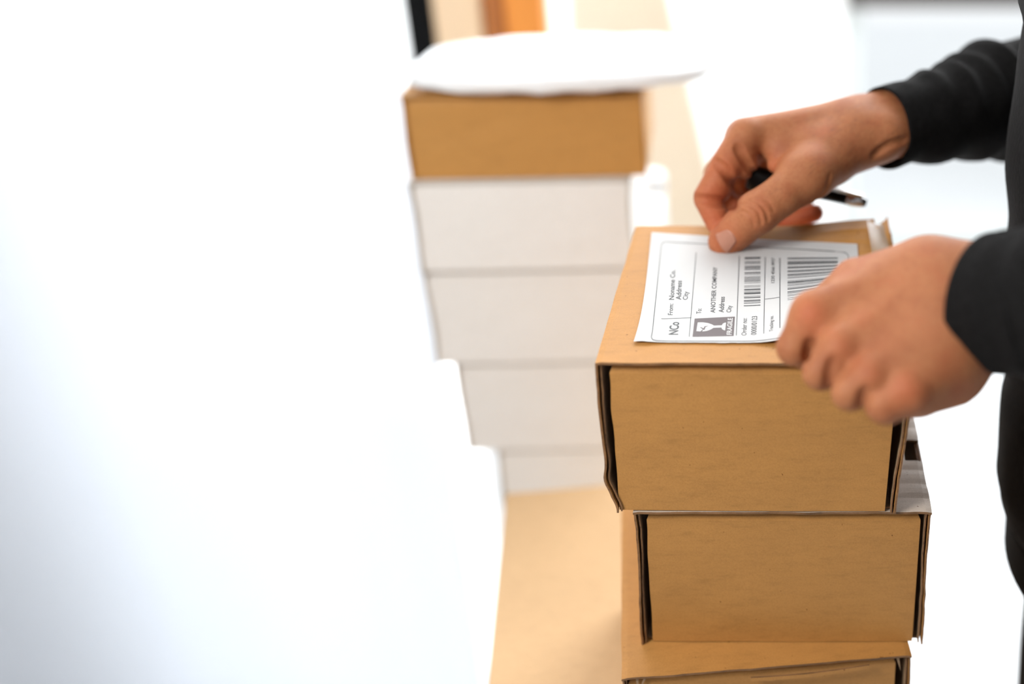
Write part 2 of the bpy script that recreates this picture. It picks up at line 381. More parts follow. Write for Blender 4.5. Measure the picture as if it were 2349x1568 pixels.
# white poly parcel on top of the stack behind
def parcel():
    n = 48; rings = []
    x0, x1 = px2x(896, 1.09, 1.19), px2x(1640, 1.12, 1.2)
    for k in range(25):
        a = k / 24; q = math.sin(math.pi * min(1, max(0, a))) ** 0.22
        x = x0 + (x1 - x0) * a; r = []
        for i in range(n):
            t_ = i / n * 2 * math.pi
            c_, s_ = math.cos(t_), math.sin(t_)
            yy = 1.158 + 0.015 * a + 0.083 * q * math.copysign(abs(c_) ** 0.45, c_)
            hz = 0.0115 * q * (1 + 0.15 * nz(a * 5, c_ * 2, 1))
            zz = 1.1880 + 0.003 * a + hz * math.copysign(abs(s_) ** 0.6, s_) + 0.0025 * nz(a * 14, c_ * 3, s_)
            zz = max(zz, 1.1768)
            r.append(Vector((x, yy, zz)))
        rings.append(r)
    return loft('poly_parcel', rings, M['bag'])
tag(parcel(), 'soft white plastic parcel lying on the tan box of the stack behind', 'parcel')

# shelf behind with folders, a leaning sheet and a canister
sh = empty('side_table', (-0.445, 1.85, 0), 0, 'white side table standing behind the stack of white boxes', 'table')
box('tabletop', (0, 0, 0.70), (0.30, 0.42, 0.025), M['white_wall'], sh, 0.003)
for sx in (-1, 1):
    for sy in (-1, 1): box('leg', (sx * 0.13, sy * 0.18, 0.344), (0.03, 0.03, 0.687), M['white_wall'], sh, 0.003)
def folder(px0, px1, y, ztop, mat, label, tilt=0, name='binder', dep=0.05, zb=0.7135):
    xa = px2x(px0, y, ztop); xb = px2x(px1, y, ztop); wd = xb - xa
    r = empty(name, ((xa + xb) / 2, y, zb), 0, label, 'binder', 'binders on the side table'); r.rotation_euler = (0, tilt, 0)
    hh = ztop - zb
    t = 0.003
    box('front_cover', (-wd/2 + t/2, dep/2, hh/2), (t, dep, hh), M[mat], r, 0.001)
    box('back_cover', (wd/2 - t/2, dep/2, hh/2), (t, dep, hh), M[mat], r, 0.001)
    box('spine', (0, t/2, hh/2), (wd - 2*t, t, hh), M[mat], r, 0.0008)
    box('page_block', (0, dep/2 + 0.004, hh/2), (wd - 2*t - 0.001, dep - 0.016, hh - 0.012), M['paper'], r, 0.001)
folder(916, 978, 1.70, 1.16, 'black_board', 'black binder standing behind the white parcel, leftmost of the row')
folder(984, 1094, 1.70, 1.16, 'cream', 'cream binder standing between the black and the dark orange one')
folder(1100, 1146, 1.69, 1.16, 'dark_orange', 'narrow dark orange binder beside the cream one')
folder(1150, 1238, 1.68, 1.16, 'orange', 'wide bright orange binder, rightmost of the row')

# pale board leaning behind the parcel, standing on the floor
def boardF(u, v):
    xl0, xr0 = -0.42, 0.020; xl1, xr1 = -0.365, -0.265
    x = (xl0 + (xl1 - xl0) * v) * (1 - u) + (xr0 + (xr1 - xr0) * v) * u
    return (x, 2.1 + 0.12 * v, 0.0 + 1.35 * v), (0, 1, 0)
bd = sheet('cardboard_sheet', boardF, 20, 20, 0.006, [M['blond'], M['kraft_pale']])
tag(bd, 'tall pale cardboard sheet leaning behind the parcel and the far stack', 'cardboard')

# white canister with lid behind the top box
def canister():
    c0 = P(1494, 520, 1.55); r = empty('canister', (c0.x, c0.y, c0.z - 0.12), 0, 'small white canister standing just right of the white boxes behind', 'canister')
    prof = [(0.001, 0), (0.019, 0), (0.0205, 0.002), (0.0205, 0.165), (0.0195, 0.17), (0.001, 0.17)]
    rings = [[Vector((q * math.cos(a * math.pi / 16), q * math.sin(a * math.pi / 16), z)) for a in range(32)] for q, z in prof]
    loft('can_body', rings, M['bag'], r)
    prof = [(0.001, 0.1705), (0.0215, 0.1705), (0.0215, 0.188), (0.0195, 0.192), (0.001, 0.192)]
    rings = [[Vector((q * math.cos(a * math.pi / 16), q * math.sin(a * math.pi / 16), z)) for a in range(32)] for q, z in prof]
    loft('can_lid', rings, M['bag'], r)
    return c0
c0 = canister()
carton((c0.x, c0.y + 0.0, 0.0), 0, (0.10, 0.12, c0.z - 0.1205), 'white_card', 'narrow white carton on the floor under the canister', name='narrow_carton')

# ------------------------------------------------------------------ shipping label
ZL = Z1 + 0.0010
def ppx(px, py): return onz(px, py, ZL)
cBL, cTL, cTR, cBR = ppx(1467, 785), ppx(1495, 533), ppx(1966, 563), ppx(1990, 788)
def uv_of(p):                       # inverse bilinear, newton
    u = v_ = 0.5
    for _ in range(12):
        q = cBL*(1-u)*(1-v_) + cBR*u*(1-v_) + cTR*u*v_ + cTL*(1-u)*v_
        du = (cBR-cBL)*(1-v_) + (cTR-cTL)*v_; dv = (cTL-cBL)*(1-u) + (cTR-cBR)*u
        r = p - q; det = du.x*dv.y - du.y*dv.x
        u += (r.x*dv.y - r.y*dv.x)/det; v_ += (du.x*r.y - du.y*r.x)/det
    return u, v_
def lift(u, v):
    a = max(0.0, (u - 0.46) / 0.54)
    return 0.030 * a * a * max(0, 1 - v * 1.15) ** 1.3 + 0.0009 * math.exp(-((u-0.03)/0.05)**2) * (1-v)**2
def lid_rise(x, y):
    return max(0.0, warp1((x + 0.015) / 0.19 + 0.5, (y - YF) / 0.212)) * 1.05
def labF(u, v):
    e = 0.0006 * nz(u * 30, 3.3, 0) * (v < 0.001)
    p = cBL*(1-u)*(1-v) + cBR*u*(1-v) + cTR*u*v + cTL*(1-u)*v
    return (p.x - (0.0035 * (1 - v) ** 5 * (u < 0.15) * (1 - u / 0.15)), p.y + e, ZL + lift(u, v) + lid_rise(p.x, p.y)), (0, 0, 1)
lab = sheet('shipping_label', labF, 60, 40, 0.00018, [M['paper'], M['paper']])
for p in lab.data.polygons: p.use_smooth = False
tag(lab, 'white printed shipping label being pressed onto the top box of the near stack', 'label')
def printed(name, vs, fs, mat='ink', dz=0.00026):
    out = []
    for q in vs:
        u, v = uv_of(Vector((q[0], q[1], ZL))); out.append((q[0], q[1], ZL + lift(u, v) + lid_rise(q[0], q[1]) + dz))
    o = link(name, mesh(name, out, fs), M[mat], lab); return o
def line_strip(a, b_, wpx, n=16):
    A, B = Vector(a), Vector(b_); d = (B - A).normalized(); nn = Vector((-d.y, d.x)) * wpx / 2
    vs = []
    for i in range(n + 1):
        p = A.lerp(B, i / n)
        for s in (1, -1):
            q = ppx(p.x + nn.x * s, p.y + nn.y * s); vs.append((q.x, q.y))
    fs = [(2*i, 2*i+1, 2*i+3, 2*i+2) for i in range(n)]
    return vs, fs
def add_lines(name, L, mat='ink'):
    V = []; F = []
    for (a, b_, w_) in L:
        vs, fs = line_strip(a, b_, w_); k = len(V); V += vs; F += [tuple(i + k for i in f) for f in fs]
    return printed(name, V, F, mat)
fr = [(1526, 555), (1930, 578), (1940, 580), (1946, 587), (1950, 680), (1954, 772)]
fr2 = [(1526, 555), (1520, 557), (1517, 563), (1497, 760), (1494, 776), (1497, 781), (1505, 782.5), (1720, 783), (1960, 783)]
L = [(fr[i], fr[i+1], 1.6) for i in range(len(fr)-1)] + [(fr2[i], fr2[i+1], 1.6) for i in range(len(fr2)-1)]
add_lines('border_line', L)
add_lines('divider_line', [((1597, 580), (1581, 773), 1.5), ((1696, 588), (1689, 770), 1.8), ((1755.5, 590), (1752, 768), 1.8), ((1789, 592), (1789, 760), 2.2),
                           ((1517, 732), (1586, 729), 1.1), ((1755, 688), (1789, 686), 1.2)])
# bar codes
bars1 = [(590, 594), (599, 600), (601.5, 603), (604.5, 605.5), (610, 611.5), (612.5, 614), (615, 616), (617.5, 619), (624.5, 627), (629, 630), (634.5, 635.6), (637, 638), (639.4, 640.6), (642, 643.2), (644.5, 646), (648.5, 649.5),
         (655, 656), (658, 659), (662.5, 666), (668, 669), (670.5, 675), (679, 680), (681.5, 684), (688, 690.5), (691.5, 692.5), (694.5, 696), (700, 702)]
add_lines('small_barcode', [((1708.5 - (y0+y1)/2*0.018 + 10.5, (y0+y1)/2 + 0.7), (1744.5, (y0+y1)/2), y1 - y0) for y0, y1 in bars1])
bars2 = [(592, 595.5), (600.5, 602.5), (603.3, 605), (605.8, 608.5), (613, 614), (615, 618), (623, 626), (627.5, 628.3), (632, 635), (637, 638), (640.5, 642), (648, 649), (650.5, 653.5), (654.5, 655.5), (657.5, 658.5), (660, 661), (664.5, 665.5), (667, 669.5), (674, 676), (677.5, 679), (682, 683), (685, 686), (690, 691), (694, 695)]
add_lines('large_barcode', [((1806.5, (y0+y1)/2), (1922, (y0+y1)/2), y1 - y0) for y0, y1 in bars2])
# writing
def text(name, s, a, b_, hpx, mat='ink', dz=0.00028, bold=0.0):
    """text running from pixel a (start of baseline) to b; hpx = cap height to the left"""
    cu_ = bpy.data.curves.new('t', 'FONT'); cu_.body = s; cu_.size = 1; cu_.resolution_u = 3; cu_.offset = bold + 0.010
    o = bpy.data.objects.new('t', cu_); me = bpy.data.meshes.new_from_object(o)
    co = [v.co.copy() for v in me.vertices]; fs = [tuple(p.vertices) for p in me.polygons]
    bpy.data.objects.remove(o); bpy.data.curves.remove(cu_); bpy.data.meshes.remove(me)
    x0 = min(c.x for c in co); x1 = max(c.x for c in co); H = 0.69
    A, B = ppx(*a), ppx(*b_); up = ppx(a[0] - hpx, a[1]) - A
    vs = [(A + (B - A) * ((c.x - x0) / (x1 - x0)) + up * (c.y / H)) for c in co]
    return printed(name, [(q.x, q.y) for q in vs], fs, mat, dz)
text('logo_text', 'NCo', (1555, 768), (1558, 739), 21, bold=0.012)
text('sender_heading', 'From:', (1543, 723), (1544.5, 697), 11)
text('sender_name', 'Noname Co.', (1546, 688), (1549, 620), 11.5, bold=0.008)
text('sender_address', 'Address', (1562, 688), (1564, 644), 11.5, bold=0.008)
text('sender_city', 'City', (1577, 688), (1579, 669), 11)
text('recipient_heading', 'To:', (1608, 720), (1609.5, 708), 11)
text('recipient_name', 'ANOTHER COMPANY', (1640, 718), (1645.5, 613), 10.5, bold=0.01)
text('recipient_address', 'Address', (1660, 717), (1662.5, 681), 11.5, bold=0.008)
text('recipient_city', 'City', (1676.5, 717), (1678.5, 701), 10.5)
text('order_heading', 'Order no:', (1712, 770), (1713.5, 730), 11.5)
text('order_number', '0000/0123', (1735, 769), (1737, 726), 12.5)
text('tracking_heading', 'Tracking no.', (1773, 765), (1774, 728), 8.5)
text('tracking_number', '1230 4566 0937', (1776.5, 651), (1777, 592), 7.5, bold=0.006)
text('large_code_digits', '1230 4566 0937', (1938, 700), (1938, 606), 7.5)
# fragile sign
def poly(name, pts, mat, dz):
    vs = [ppx(*p) for p in pts]; return printed(name, [(q.x, q.y) for q in vs], [tuple(range(len(vs)))], mat, dz)
poly('fragile_block', [(1593.5, 731), (1686, 726.5), (1683, 771), (1588.5, 773)], 'ink_block', 0.00026)
cxy = lambda t, s: (1600 + t * 65.5, 0)   # along the glass
glass = [(1600.5, 740), (1612, 739.8), (1624, 741.5), (1633, 744.5), (1638, 747.3), (1656, 746.6), (1658, 742.8), (1663, 740.5), (1665.5, 740.5), (1663.5, 758),
         (1661, 758), (1656, 755), (1655.3, 751.8), (1637, 752.3), (1630, 756.5), (1621, 759.6), (1610, 761), (1606.5, 761), (1610.5, 755.5), (1605, 753.5), (1607.5, 760.4), (1597.5, 760)]
glass = [(1600.5, 740), (1612, 739.8), (1624, 741.5), (1633, 744.5), (1638, 747.3), (1656, 746.6), (1658, 742.8), (1663, 740.5), (1665.5, 740.5), (1663.5, 758),
         (1661, 758), (1656, 755), (1655.3, 751.8), (1637, 752.3), (1630, 756.5), (1621, 759.6), (1610, 761), (1597.5, 760)]
poly('goblet_symbol', glass, 'paper', 0.00030)
crk = [(1607, 761.5), (1611, 756.3), (1605.8, 753.2), (1613, 752.0), (1611.8, 755.4), (1617, 750.2), (1624.5, 747.5), (1619, 751.5), (1616.5, 755.2), (1614.5, 757.2), (1609.5, 761.5)]
crk = [(1606, 761.5), (1612, 755.8), (1606, 751.8), (1607.5, 751.0), (1614.5, 753.8), (1615.5, 749.6), (1626, 747.2), (1618, 751.3), (1616.6, 757.0), (1612.6, 757.2), (1610.5, 761.5)]
poly('crack_symbol', crk, 'ink_block', 0.00034)
text('fragile_word', 'FRAGILE', (1678, 768.5), (1680.5, 730), 11, 'paper', 0.00032, bold=0.012)

# ------------------------------------------------------------------ signed-distance modelling for the hands
def sdf_mesh(chains, voxel, k_default=0.006, creases=(), pad=0.012):
    """chains: list of (k, [(point, radius), ...]) merged in order with smoothness k"""
    allp = [(p, r) for k, ch in chains for p, r in ch]
    lo = np.array([min(p[i] - r for p, r in allp) - pad for i in range(3)])
    hi = np.array([max(p[i] + r for p, r in allp) + pad for i in range(3)])
    n = np.ceil((hi - lo) / voxel).astype(int) + 1
    ax = [lo[i] + np.arange(n[i]) * voxel for i in range(3)]
    f = np.full(tuple(n), 1.0, np.float32)
    def region(pts, rad):
        sl = []
        for i in range(3):
            a = min(p[i] for p in pts) - rad; b_ = max(p[i] for p in pts) + rad
            i0 = max(0, int((a - lo[i]) / voxel)); i1 = min(n[i], int((b_ - lo[i]) / voxel) + 2)
            sl.append(slice(i0, i1))
        return tuple(sl)
    def seg(a, b_, ra, rb, sl):
        X = ax[0][sl[0]][:, None, None].astype(np.float32); Y = ax[1][sl[1]][None, :, None].astype(np.float32); Zz = ax[2][sl[2]][None, None, :].astype(np.float32)
        d = [b_[i] - a[i] for i in range(3)]; L2 = sum(q*q for q in d) + 1e-12
        t = np.clip(((X-a[0])*d[0] + (Y-a[1])*d[1] + (Zz-a[2])*d[2]) / L2, 0, 1)
        return np.sqrt((X-a[0]-t*d[0])**2 + (Y-a[1]-t*d[1])**2 + (Zz-a[2]-t*d[2])**2) - (ra + (rb-ra)*t)
    for k, ch in chains:
        pts = [p for p, r in ch]; R = max(r for p, r in ch) + 0.012 + k
        sl = region(pts, R)
        g = None
        if len(ch) == 1: g = seg(ch[0][0], ch[0][0], ch[0][1], ch[0][1], sl)
        for (a, ra), (b_, rb) in zip(ch, ch[1:]):
            d = seg(a, b_, ra, rb, sl)
            if g is None: g = d
            else:
                kk = 0.002; h = np.clip(0.5 + 0.5*(g-d)/kk, 0, 1); g = g*(1-h) + d*h - kk*h*(1-h)
        fs = f[sl]; h = np.clip(0.5 + 0.5*(fs-g)/k, 0, 1)
        f[sl] = np.where(fs > 0.5, np.minimum(g, fs), fs*(1-h) + g*h - k*h*(1-h))
    for (pts, r, k) in creases:
        for a, b_ in zip(pts, pts[1:]):
            sl = region([a, b_], r + k + 0.004)
            d = -(seg(a, b_, r, r, sl)); fs = f[sl]
            h = np.clip(0.5 - 0.5*(fs-d)/k, 0, 1); f[sl] = fs*(1-h) + d*h + k*h*(1-h)
    # naive surface nets
    s = f < 0
    c = np.zeros(tuple(n-1), np.int8)
    for dx in (0, 1):
        for dy in (0, 1):
            for dz in (0, 1): c += s[dx:n[0]-1+dx, dy:n[1]-1+dy, dz:n[2]-1+dz]
    cells = np.argwhere((c > 0) & (c < 8)); idx = -np.ones(tuple(n-1), np.int64); idx[tuple(cells.T)] = np.arange(len(cells))
    acc = np.zeros((len(cells), 3)); cnt = np.zeros(len(cells))
    corners = [(x, y, z) for x in (0, 1) for y in (0, 1) for z in (0, 1)]
    for a in corners:
        for b_ in corners:
            if sum(abs(a[i]-b_[i]) for i in range(3)) == 1 and a < b_:
                fa = f[cells[:, 0]+a[0], cells[:, 1]+a[1], cells[:, 2]+a[2]]; fb = f[cells[:, 0]+b_[0], cells[:, 1]+b_[1], cells[:, 2]+b_[2]]
                mk = (fa < 0) != (fb < 0); t = np.where(mk, fa/np.where(mk, fa-fb, 1), 0)
                for i in range(3): acc[:, i] += np.where(mk, a[i] + t*(b_[i]-a[i]), 0)
                cnt += mk
    V = lo + (cells + acc/cnt[:, None]) * voxel
    faces = []
    for axis in range(3):
        sa = [slice(0, n[i]-1) if i == axis else slice(1, n[i]-1) for i in range(3)]
        sb = [slice(1, n[i]) if i == axis else slice(1, n[i]-1) for i in range(3)]
        A = s[tuple(sa)]; B = s[tuple(sb)]; e = np.argwhere(A != B)
        inside_first = A[tuple(e.T)]
        e = e + np.array([0 if i == axis else 1 for i in range(3)])
        o1, o2 = (axis+1) % 3, (axis+2) % 3
        def cell(d1, d2):
            q = e.copy(); q[:, o1] -= d1; q[:, o2] -= d2; return idx[tuple(q.T)]
        q = np.stack([cell(1, 1), cell(0, 1), cell(0, 0), cell(1, 0)], 1)
        q[~inside_first] = q[~inside_first][:, ::-1]; faces.append(q)
    return V, np.concatenate(faces)

def C(px, py, Z, r): return (P(px, py, Z), r * Z / FPX)
def chain(k, *a): return (k, [C(*q) for q in a])

# right hand (far), thumb towards the camera
far = [
    chain(0.010, (2150, 268, 0.935, 62), (2030, 272, 0.905, 66), (1955, 290, 0.895, 60)),
    chain(0.010, (2150, 288, 0.920, 60), (2030, 308, 0.885, 58), (1960, 312, 0.885, 58)),
    chain(0.010, (1960, 285, 0.90, 58), (1712, 314, 0.875, 41)),
    chain(0.008, (1960, 285, 0.91, 56), (1706, 312, 0.895, 42)),
    chain(0.008, (1960, 300, 0.92, 52), (1722, 330, 0.918, 38)),
    chain(0.008, (1960, 315, 0.92, 50), (1755, 358, 0.938, 34)),
    chain(0.020, (1960, 330, 0.888, 56), (1850, 402, 0.858, 52)),
    chain(0.010, (1890, 350, 0.88, 60), (1800, 348, 0.878, 44), (1778, 378, 0.870, 18)),
    chain(0.008, (1900, 370, 0.875, 55), (1822, 392, 0.862, 30)),
    chain(0.012, (1860, 400, 0.860, 50), (1795, 447, 0.851, 47), (1738, 487, 0.849, 50), (1700, 520, 0.856, 44), (1664, 554, 0.866, 40)),
    # index
    chain(0.004, (1712, 312, 0.872, 40), (1668, 376, 0.868, 37)),
    chain(0.0035, (1706, 378, 0.874, 33), (1700, 360, 0.872, 36)),
    chain(0.0015, (1664, 384, 0.868, 35), (1624, 452, 0.870, 33)),
    chain(0.0025, (1648, 428, 0.872, 34), (1640, 440, 0.872, 33)),
    chain(0.0015, (1623, 456, 0.870, 32), (1646, 512, 0.870, 27)),
    chain(0.0025, (1642, 482, 0.872, 30)),
    # middle
    chain(0.003, (1704, 318, 0.895, 38), (1650, 400, 0.905, 35), (1662, 470, 0.918, 31), (1722, 490, 0.915, 28)),
    # ring, its tip shows under the thumb
    chain(0.003, (1722, 330, 0.918, 35), (1690, 430, 0.945, 33), (1750, 502, 0.94, 28), (1812, 508, 0.925, 25), (1868, 488, 0.912, 21)),
    # little finger
    chain(0.003, (1755, 358, 0.938, 30), (1760, 440, 0.965, 28), (1800, 470, 0.96, 25), (1850, 452, 0.94, 22)),
]
from mathutils.bvhtree import BVHTree
def bvh(V_, F_): return BVHTree.FromPolygons([Vector(q) for q in V_], [tuple(int(i) for i in f) for f in F_])
def on_skin(bv_, pts, out):
    """points of a pixel-space guide line dropped onto the modelled skin"""
    res = []; pl = [Vector((x, y, 0)) for x, y in pts]; pl = catmull(pl, 6 * (len(pl) - 1))
    for q in pl:
        d = (P(q.x, q.y, 1.0) - Vector((0, 0, CAMZ))).normalized(); h = bv_.ray_cast(Vector((0, 0, CAMZ)), d)
        if h[0] is None: continue
        n_ = h[1] if h[1].dot(d) < 0 else -h[1]
        res.append(h[0] + n_ * out)
    return res
def catmull(P0, n):
    res = []
    m_ = len(P0) - 1
    for k in range(n + 1):
        t = k / n * m_; i = min(int(t), m_ - 1); f = t - i
        p = [P0[max(0, i-1)], P0[i], P0[i+1], P0[min(m_, i+2)]]
        res.append(0.5 * ((2*p[1]) + (p[2]-p[0])*f + (2*p[0]-5*p[1]+4*p[2]-p[3])*f*f + (3*p[1]-p[0]-3*p[2]+p[3])*f**3))
    return res
far_guides = [   # (guide, radius, softness, outward offset)
    ([(1640, 372), (1660, 388), (1676, 412), (1692, 442)], 0.0016, 0.0045, 0.0006),
    ([(1592, 456), (1625, 460), (1655, 466), (1690, 476)], 0.0016, 0.0045, 0.0006),
    ([(1692, 338), (1706, 362), (1722, 388), (1738, 408)], 0.0014, 0.0045, 0.0006),
    ([(1716, 458), (1740, 466), (1756, 484), (1762, 506)], 0.0007, 0.0016, 0.0005),
    ([(1704, 468), (1726, 474), (1741, 490), (1746, 514)], 0.0007, 0.0016, 0.0005),
    ([(1694, 482), (1712, 488), (1724, 502), (1728, 524)], 0.0006, 0.0014, 0.0005),
    ([(1735, 450), (1760, 460), (1776, 484)], 0.0005, 0.0014, 0.0005),
    ([(1904, 400), (1893, 440), (1866, 466)], 0.0008, 0.0025, 0.0006),
    ([(2075, 322), (2040, 332), (2005, 356)], 0.0010, 0.0045, 0.0010),
    ([(1640, 527), (1634, 545), (1645, 570), (1668, 588)], 0.0004, 0.0012, 0.0003),
]
near = [
    chain(0.012, (2420, 665, 0.635, 80), (2260, 640, 0.662, 88), (2150, 640, 0.668, 88)),
    chain(0.012, (2420, 725, 0.635, 78), (2285, 748, 0.656, 80), (2170, 790, 0.655, 92)),
    chain(0.012, (2330, 696, 0.648, 100), (2150, 715, 0.657, 100)),
    chain(0.010, (2150, 640, 0.668, 86), (1870, 726, 0.662, 58)),
    chain(0.010, (2150, 690, 0.660, 92), (1932, 800, 0.645, 56)),
    chain(0.010, (2160, 760, 0.650, 95), (2002, 864, 0.634, 54)),
    chain(0.010, (2170, 810, 0.648, 98), (2088, 893, 0.631, 58)),
    chain(0.012, (2160, 842, 0.655, 100), (2100, 880, 0.65, 80)),
    chain(0.012, (2110, 628, 0.675, 76), (1965, 652, 0.682, 60), (1905, 690, 0.69, 46)),
    # knuckle bulges and proximal phalanges
    chain(0.005, (1872, 724, 0.660, 58), (1824, 796, 0.664, 43)),
    chain(0.0022, (1930, 798, 0.643, 55), (1884, 851, 0.646, 44)),
    chain(0.0022, (2000, 862, 0.632, 53), (1950, 899, 0.635, 43)),
    chain(0.0022, (2082, 896, 0.630, 60), (2032, 925, 0.630, 49)),
    # curled remainders of the four fingers
    chain(0.002, (1824, 796, 0.664, 42), (1846, 808, 0.696, 38), (1880, 776, 0.712, 33)),
    chain(0.002, (1884, 851, 0.646, 43), (1912, 850, 0.680, 38), (1945, 815, 0.690, 33)),
    chain(0.002, (1950, 899, 0.635, 42), (1980, 890, 0.668, 37), (2010, 855, 0.680, 32)),
    chain(0.002, (2032, 925, 0.630, 46), (2060, 905, 0.660, 35), (2085, 870, 0.670, 30)),
    # thumb under the palm
    chain(0.006, (2110, 690, 0.690, 60), (2000, 720, 0.712, 44), (1930, 728, 0.724, 40), (1868, 738, 0.732, 33)),
]
near_guides = [
    ([(1858, 785), (1852, 815), (1842, 845), (1838, 868)], 0.0012, 0.0040, 0.0009),
    ([(1908, 828), (1902, 858), (1897, 902)], 0.0012, 0.0035, 0.0009),
    ([(1984, 895), (1977, 920), (1972, 952)], 0.0012, 0.0035, 0.0009),
]
def with_creases(chains, guides, voxel):
    v_, f_ = sdf_mesh(chains, 0.002); b_ = bvh(v_, f_)
    return sdf_mesh(chains, voxel, creases=[(on_skin(b_, g, o), r, k) for g, r, k, o in guides])
V1, F1 = with_creases(far, far_guides, 0.0009)
V2, F2 = with_creases(near, near_guides, 0.0010)

# rest of the body, inside the clothes, with the head above the frame
PX, PY = 0.30, 0.765
G = lambda x, y, z, r: (Vector((x, y, z)), r)
rest = [(0.03, [G(0.31, PY, 0.95, 0.075), G(0.30, PY, 1.16, 0.080), G(0.29, PY, 1.34, 0.098)]),
        (0.03, [G(0.31, PY-0.05, 0.95, 0.065), G(0.29, PY-0.07, 1.32, 0.080)]), (0.03, [G(0.31, PY+0.05, 0.95, 0.065), G(0.29, PY+0.07, 1.32, 0.080)]),
        (0.02, [G(0.31, PY, 1.40, 0.06), G(0.285, PY, 1.55, 0.053)])]
for s in (-1, 1):
    rest += [(0.02, [G(0.31, PY+s*0.08, 1.40, 0.06), G(0.33, PY+s*0.175, 1.39, 0.048)]),
             (0.015, [G(0.33, PY+s*0.175, 1.39, 0.036), G(0.367 if s < 0 else 0.342, PY+s*0.240, 1.245 if s < 0 else 1.215, 0.024)]),
             (0.03, [G(0.31, PY+s*0.075, 0.90, 0.062), G(0.31, PY+s*0.085, 0.50, 0.050), G(0.315, PY+s*0.092, 0.12, 0.034), G(0.24, PY+s*0.11, 0.055, 0.025)])]
# forearms leading into the hands
rest += [(0.01, [G(0.367, PY-0.243, 1.242, 0.024), (P(2420, 700, 0.632), 0.028)]), (0.01, [G(0.342, PY+0.238, 1.212, 0.024), (P(2150, 275, 0.930), 0.020)])]
HC = Vector((0.255, PY, 1.665))
rest += [(0.02, [(HC + Vector((0.02, 0, 0.02)), 0.085), (HC + Vector((-0.015, 0, 0.015)), 0.082)]),
         (0.02, [(HC + Vector((-0.03, 0, -0.055)), 0.055), (HC + Vector((-0.055, 0, -0.075)), 0.038)]),
         (0.006, [(HC + Vector((-0.098, 0, 0.0)), 0.008), (HC + Vector((-0.118, 0, -0.030)), 0.012)]),
         (0.004, [(HC + Vector((-0.093, -0.018, -0.062)), 0.006), (HC + Vector((-0.098, 0, -0.062)), 0.007), (HC + Vector((-0.093, 0.018, -0.062)), 0.006)])]
for s in (-1, 1):
    rest += [(0.003, [(HC + Vector((0.005, s*0.083, -0.005)), 0.012), (HC + Vector((0.0, s*0.083, -0.035)), 0.009)]),
             (0.003, [(HC + Vector((-0.083, s*0.030, -0.002)), 0.013)])]
V3, F3 = sdf_mesh(rest, 0.006)

man = empty('person', (PX, PY, 0), 0, 'person in black sweater leaning over the box and pressing the shipping label down', 'person')
V = np.concatenate([V1, V2, V3]); F = np.concatenate([F1, F2 + len(V1), F3 + len(V1) + len(V2)])
body = bpy.data.meshes.new('body')
body.vertices.add(len(V)); body.vertices.foreach_set('co', (V - np.array([PX, PY, 0])).astype(np.float32).ravel())
body.loops.add(F.size); body.loops.foreach_set('vertex_index', F.astype(np.int32).ravel())
body.polygons.add(len(F)); body.polygons.foreach_set('loop_start', np.arange(0, F.size, 4, dtype=np.int32))
body.update(calc_edges=True); body.polygons.foreach_set('use_smooth', np.ones(len(F), bool))
# redder skin at joints and finger tips
spots = [((1665, 400, .862), 60, .5), ((1650, 455, .862), 55, .75), ((1640, 500, .865), 50, .7), ((1655, 560, .85), 55, .45), ((1770, 385, .865), 36, .45), ((1740, 487, .83), 45, .25), ((1860, 490, .91), 70, 1.0), ((1720, 470, .91), 70, .9), ((1790, 505, .92), 60, 1.0),
         ((1850, 715, .64), 48, .8), ((1930, 790, .62), 50, .75), ((2000, 860, .61), 48, .7), ((2075, 905, .61), 55, .55), ((2010, 700, .62), 80, .15)]
fl = np.zeros(len(V))
for (q, r, a) in spots:
    c_ = np.array(P(*q)); rr = r * q[2] / FPX; fl = np.maximum(fl, a * np.exp(-(((V - c_) ** 2).sum(1)) / (rr * rr)))
at = body.attributes.new('flush', 'FLOAT', 'POINT'); at.data.foreach_set('value', fl.astype(np.float32))
link('body', body, M['skin'], man)

# thumbnail: curved plate sitting on the back of the far thumb
def nail():
    b_ = bvh(V1, F1); nu, nv = 18, 14; vs = []; fs = []
    cam_ = Vector((0, 0, CAMZ))
    for j in range(nv + 1):
        v = j / nv
        for i in range(nu + 1):
            u = i / nu; bow = math.sin(math.pi * u)
            a = Vector((1643, 535)).lerp(Vector((1671, 582)), u) + Vector((-5, 3)) * bow ** 0.7
            c = Vector((1664, 527)).lerp(Vector((1688, 556)), u) + Vector((6.5, -6.0)) * bow ** 0.5
            q = a.lerp(c, v); d = (P(q.x, q.y, 1.0) - cam_).normalized(); h = b_.ray_cast(cam_, d)
            if h[0] is None: h = (P(q.x, q.y, 0.85), -d)
            n_ = h[1] if h[1].dot(d) < 0 else -h[1]
            off = -0.0003 if (j == nv or i in (0, nu)) else 0.0005
            vs.append(h[0] + n_ * off - Vector((PX, PY, 0)))
    for j in range(nv):
        for i in range(nu):
            k = j * (nu + 1) + i; fs.append((k, k+1, k+nu+2, k+nu+1))
    o = link('thumbnail', mesh('thumbnail', vs, fs, smooth=True), M['nail'], man)
    md = o.modifiers.new('s', 'SOLIDIFY'); md.thickness = 0.0005; md.offset = -1
nail()

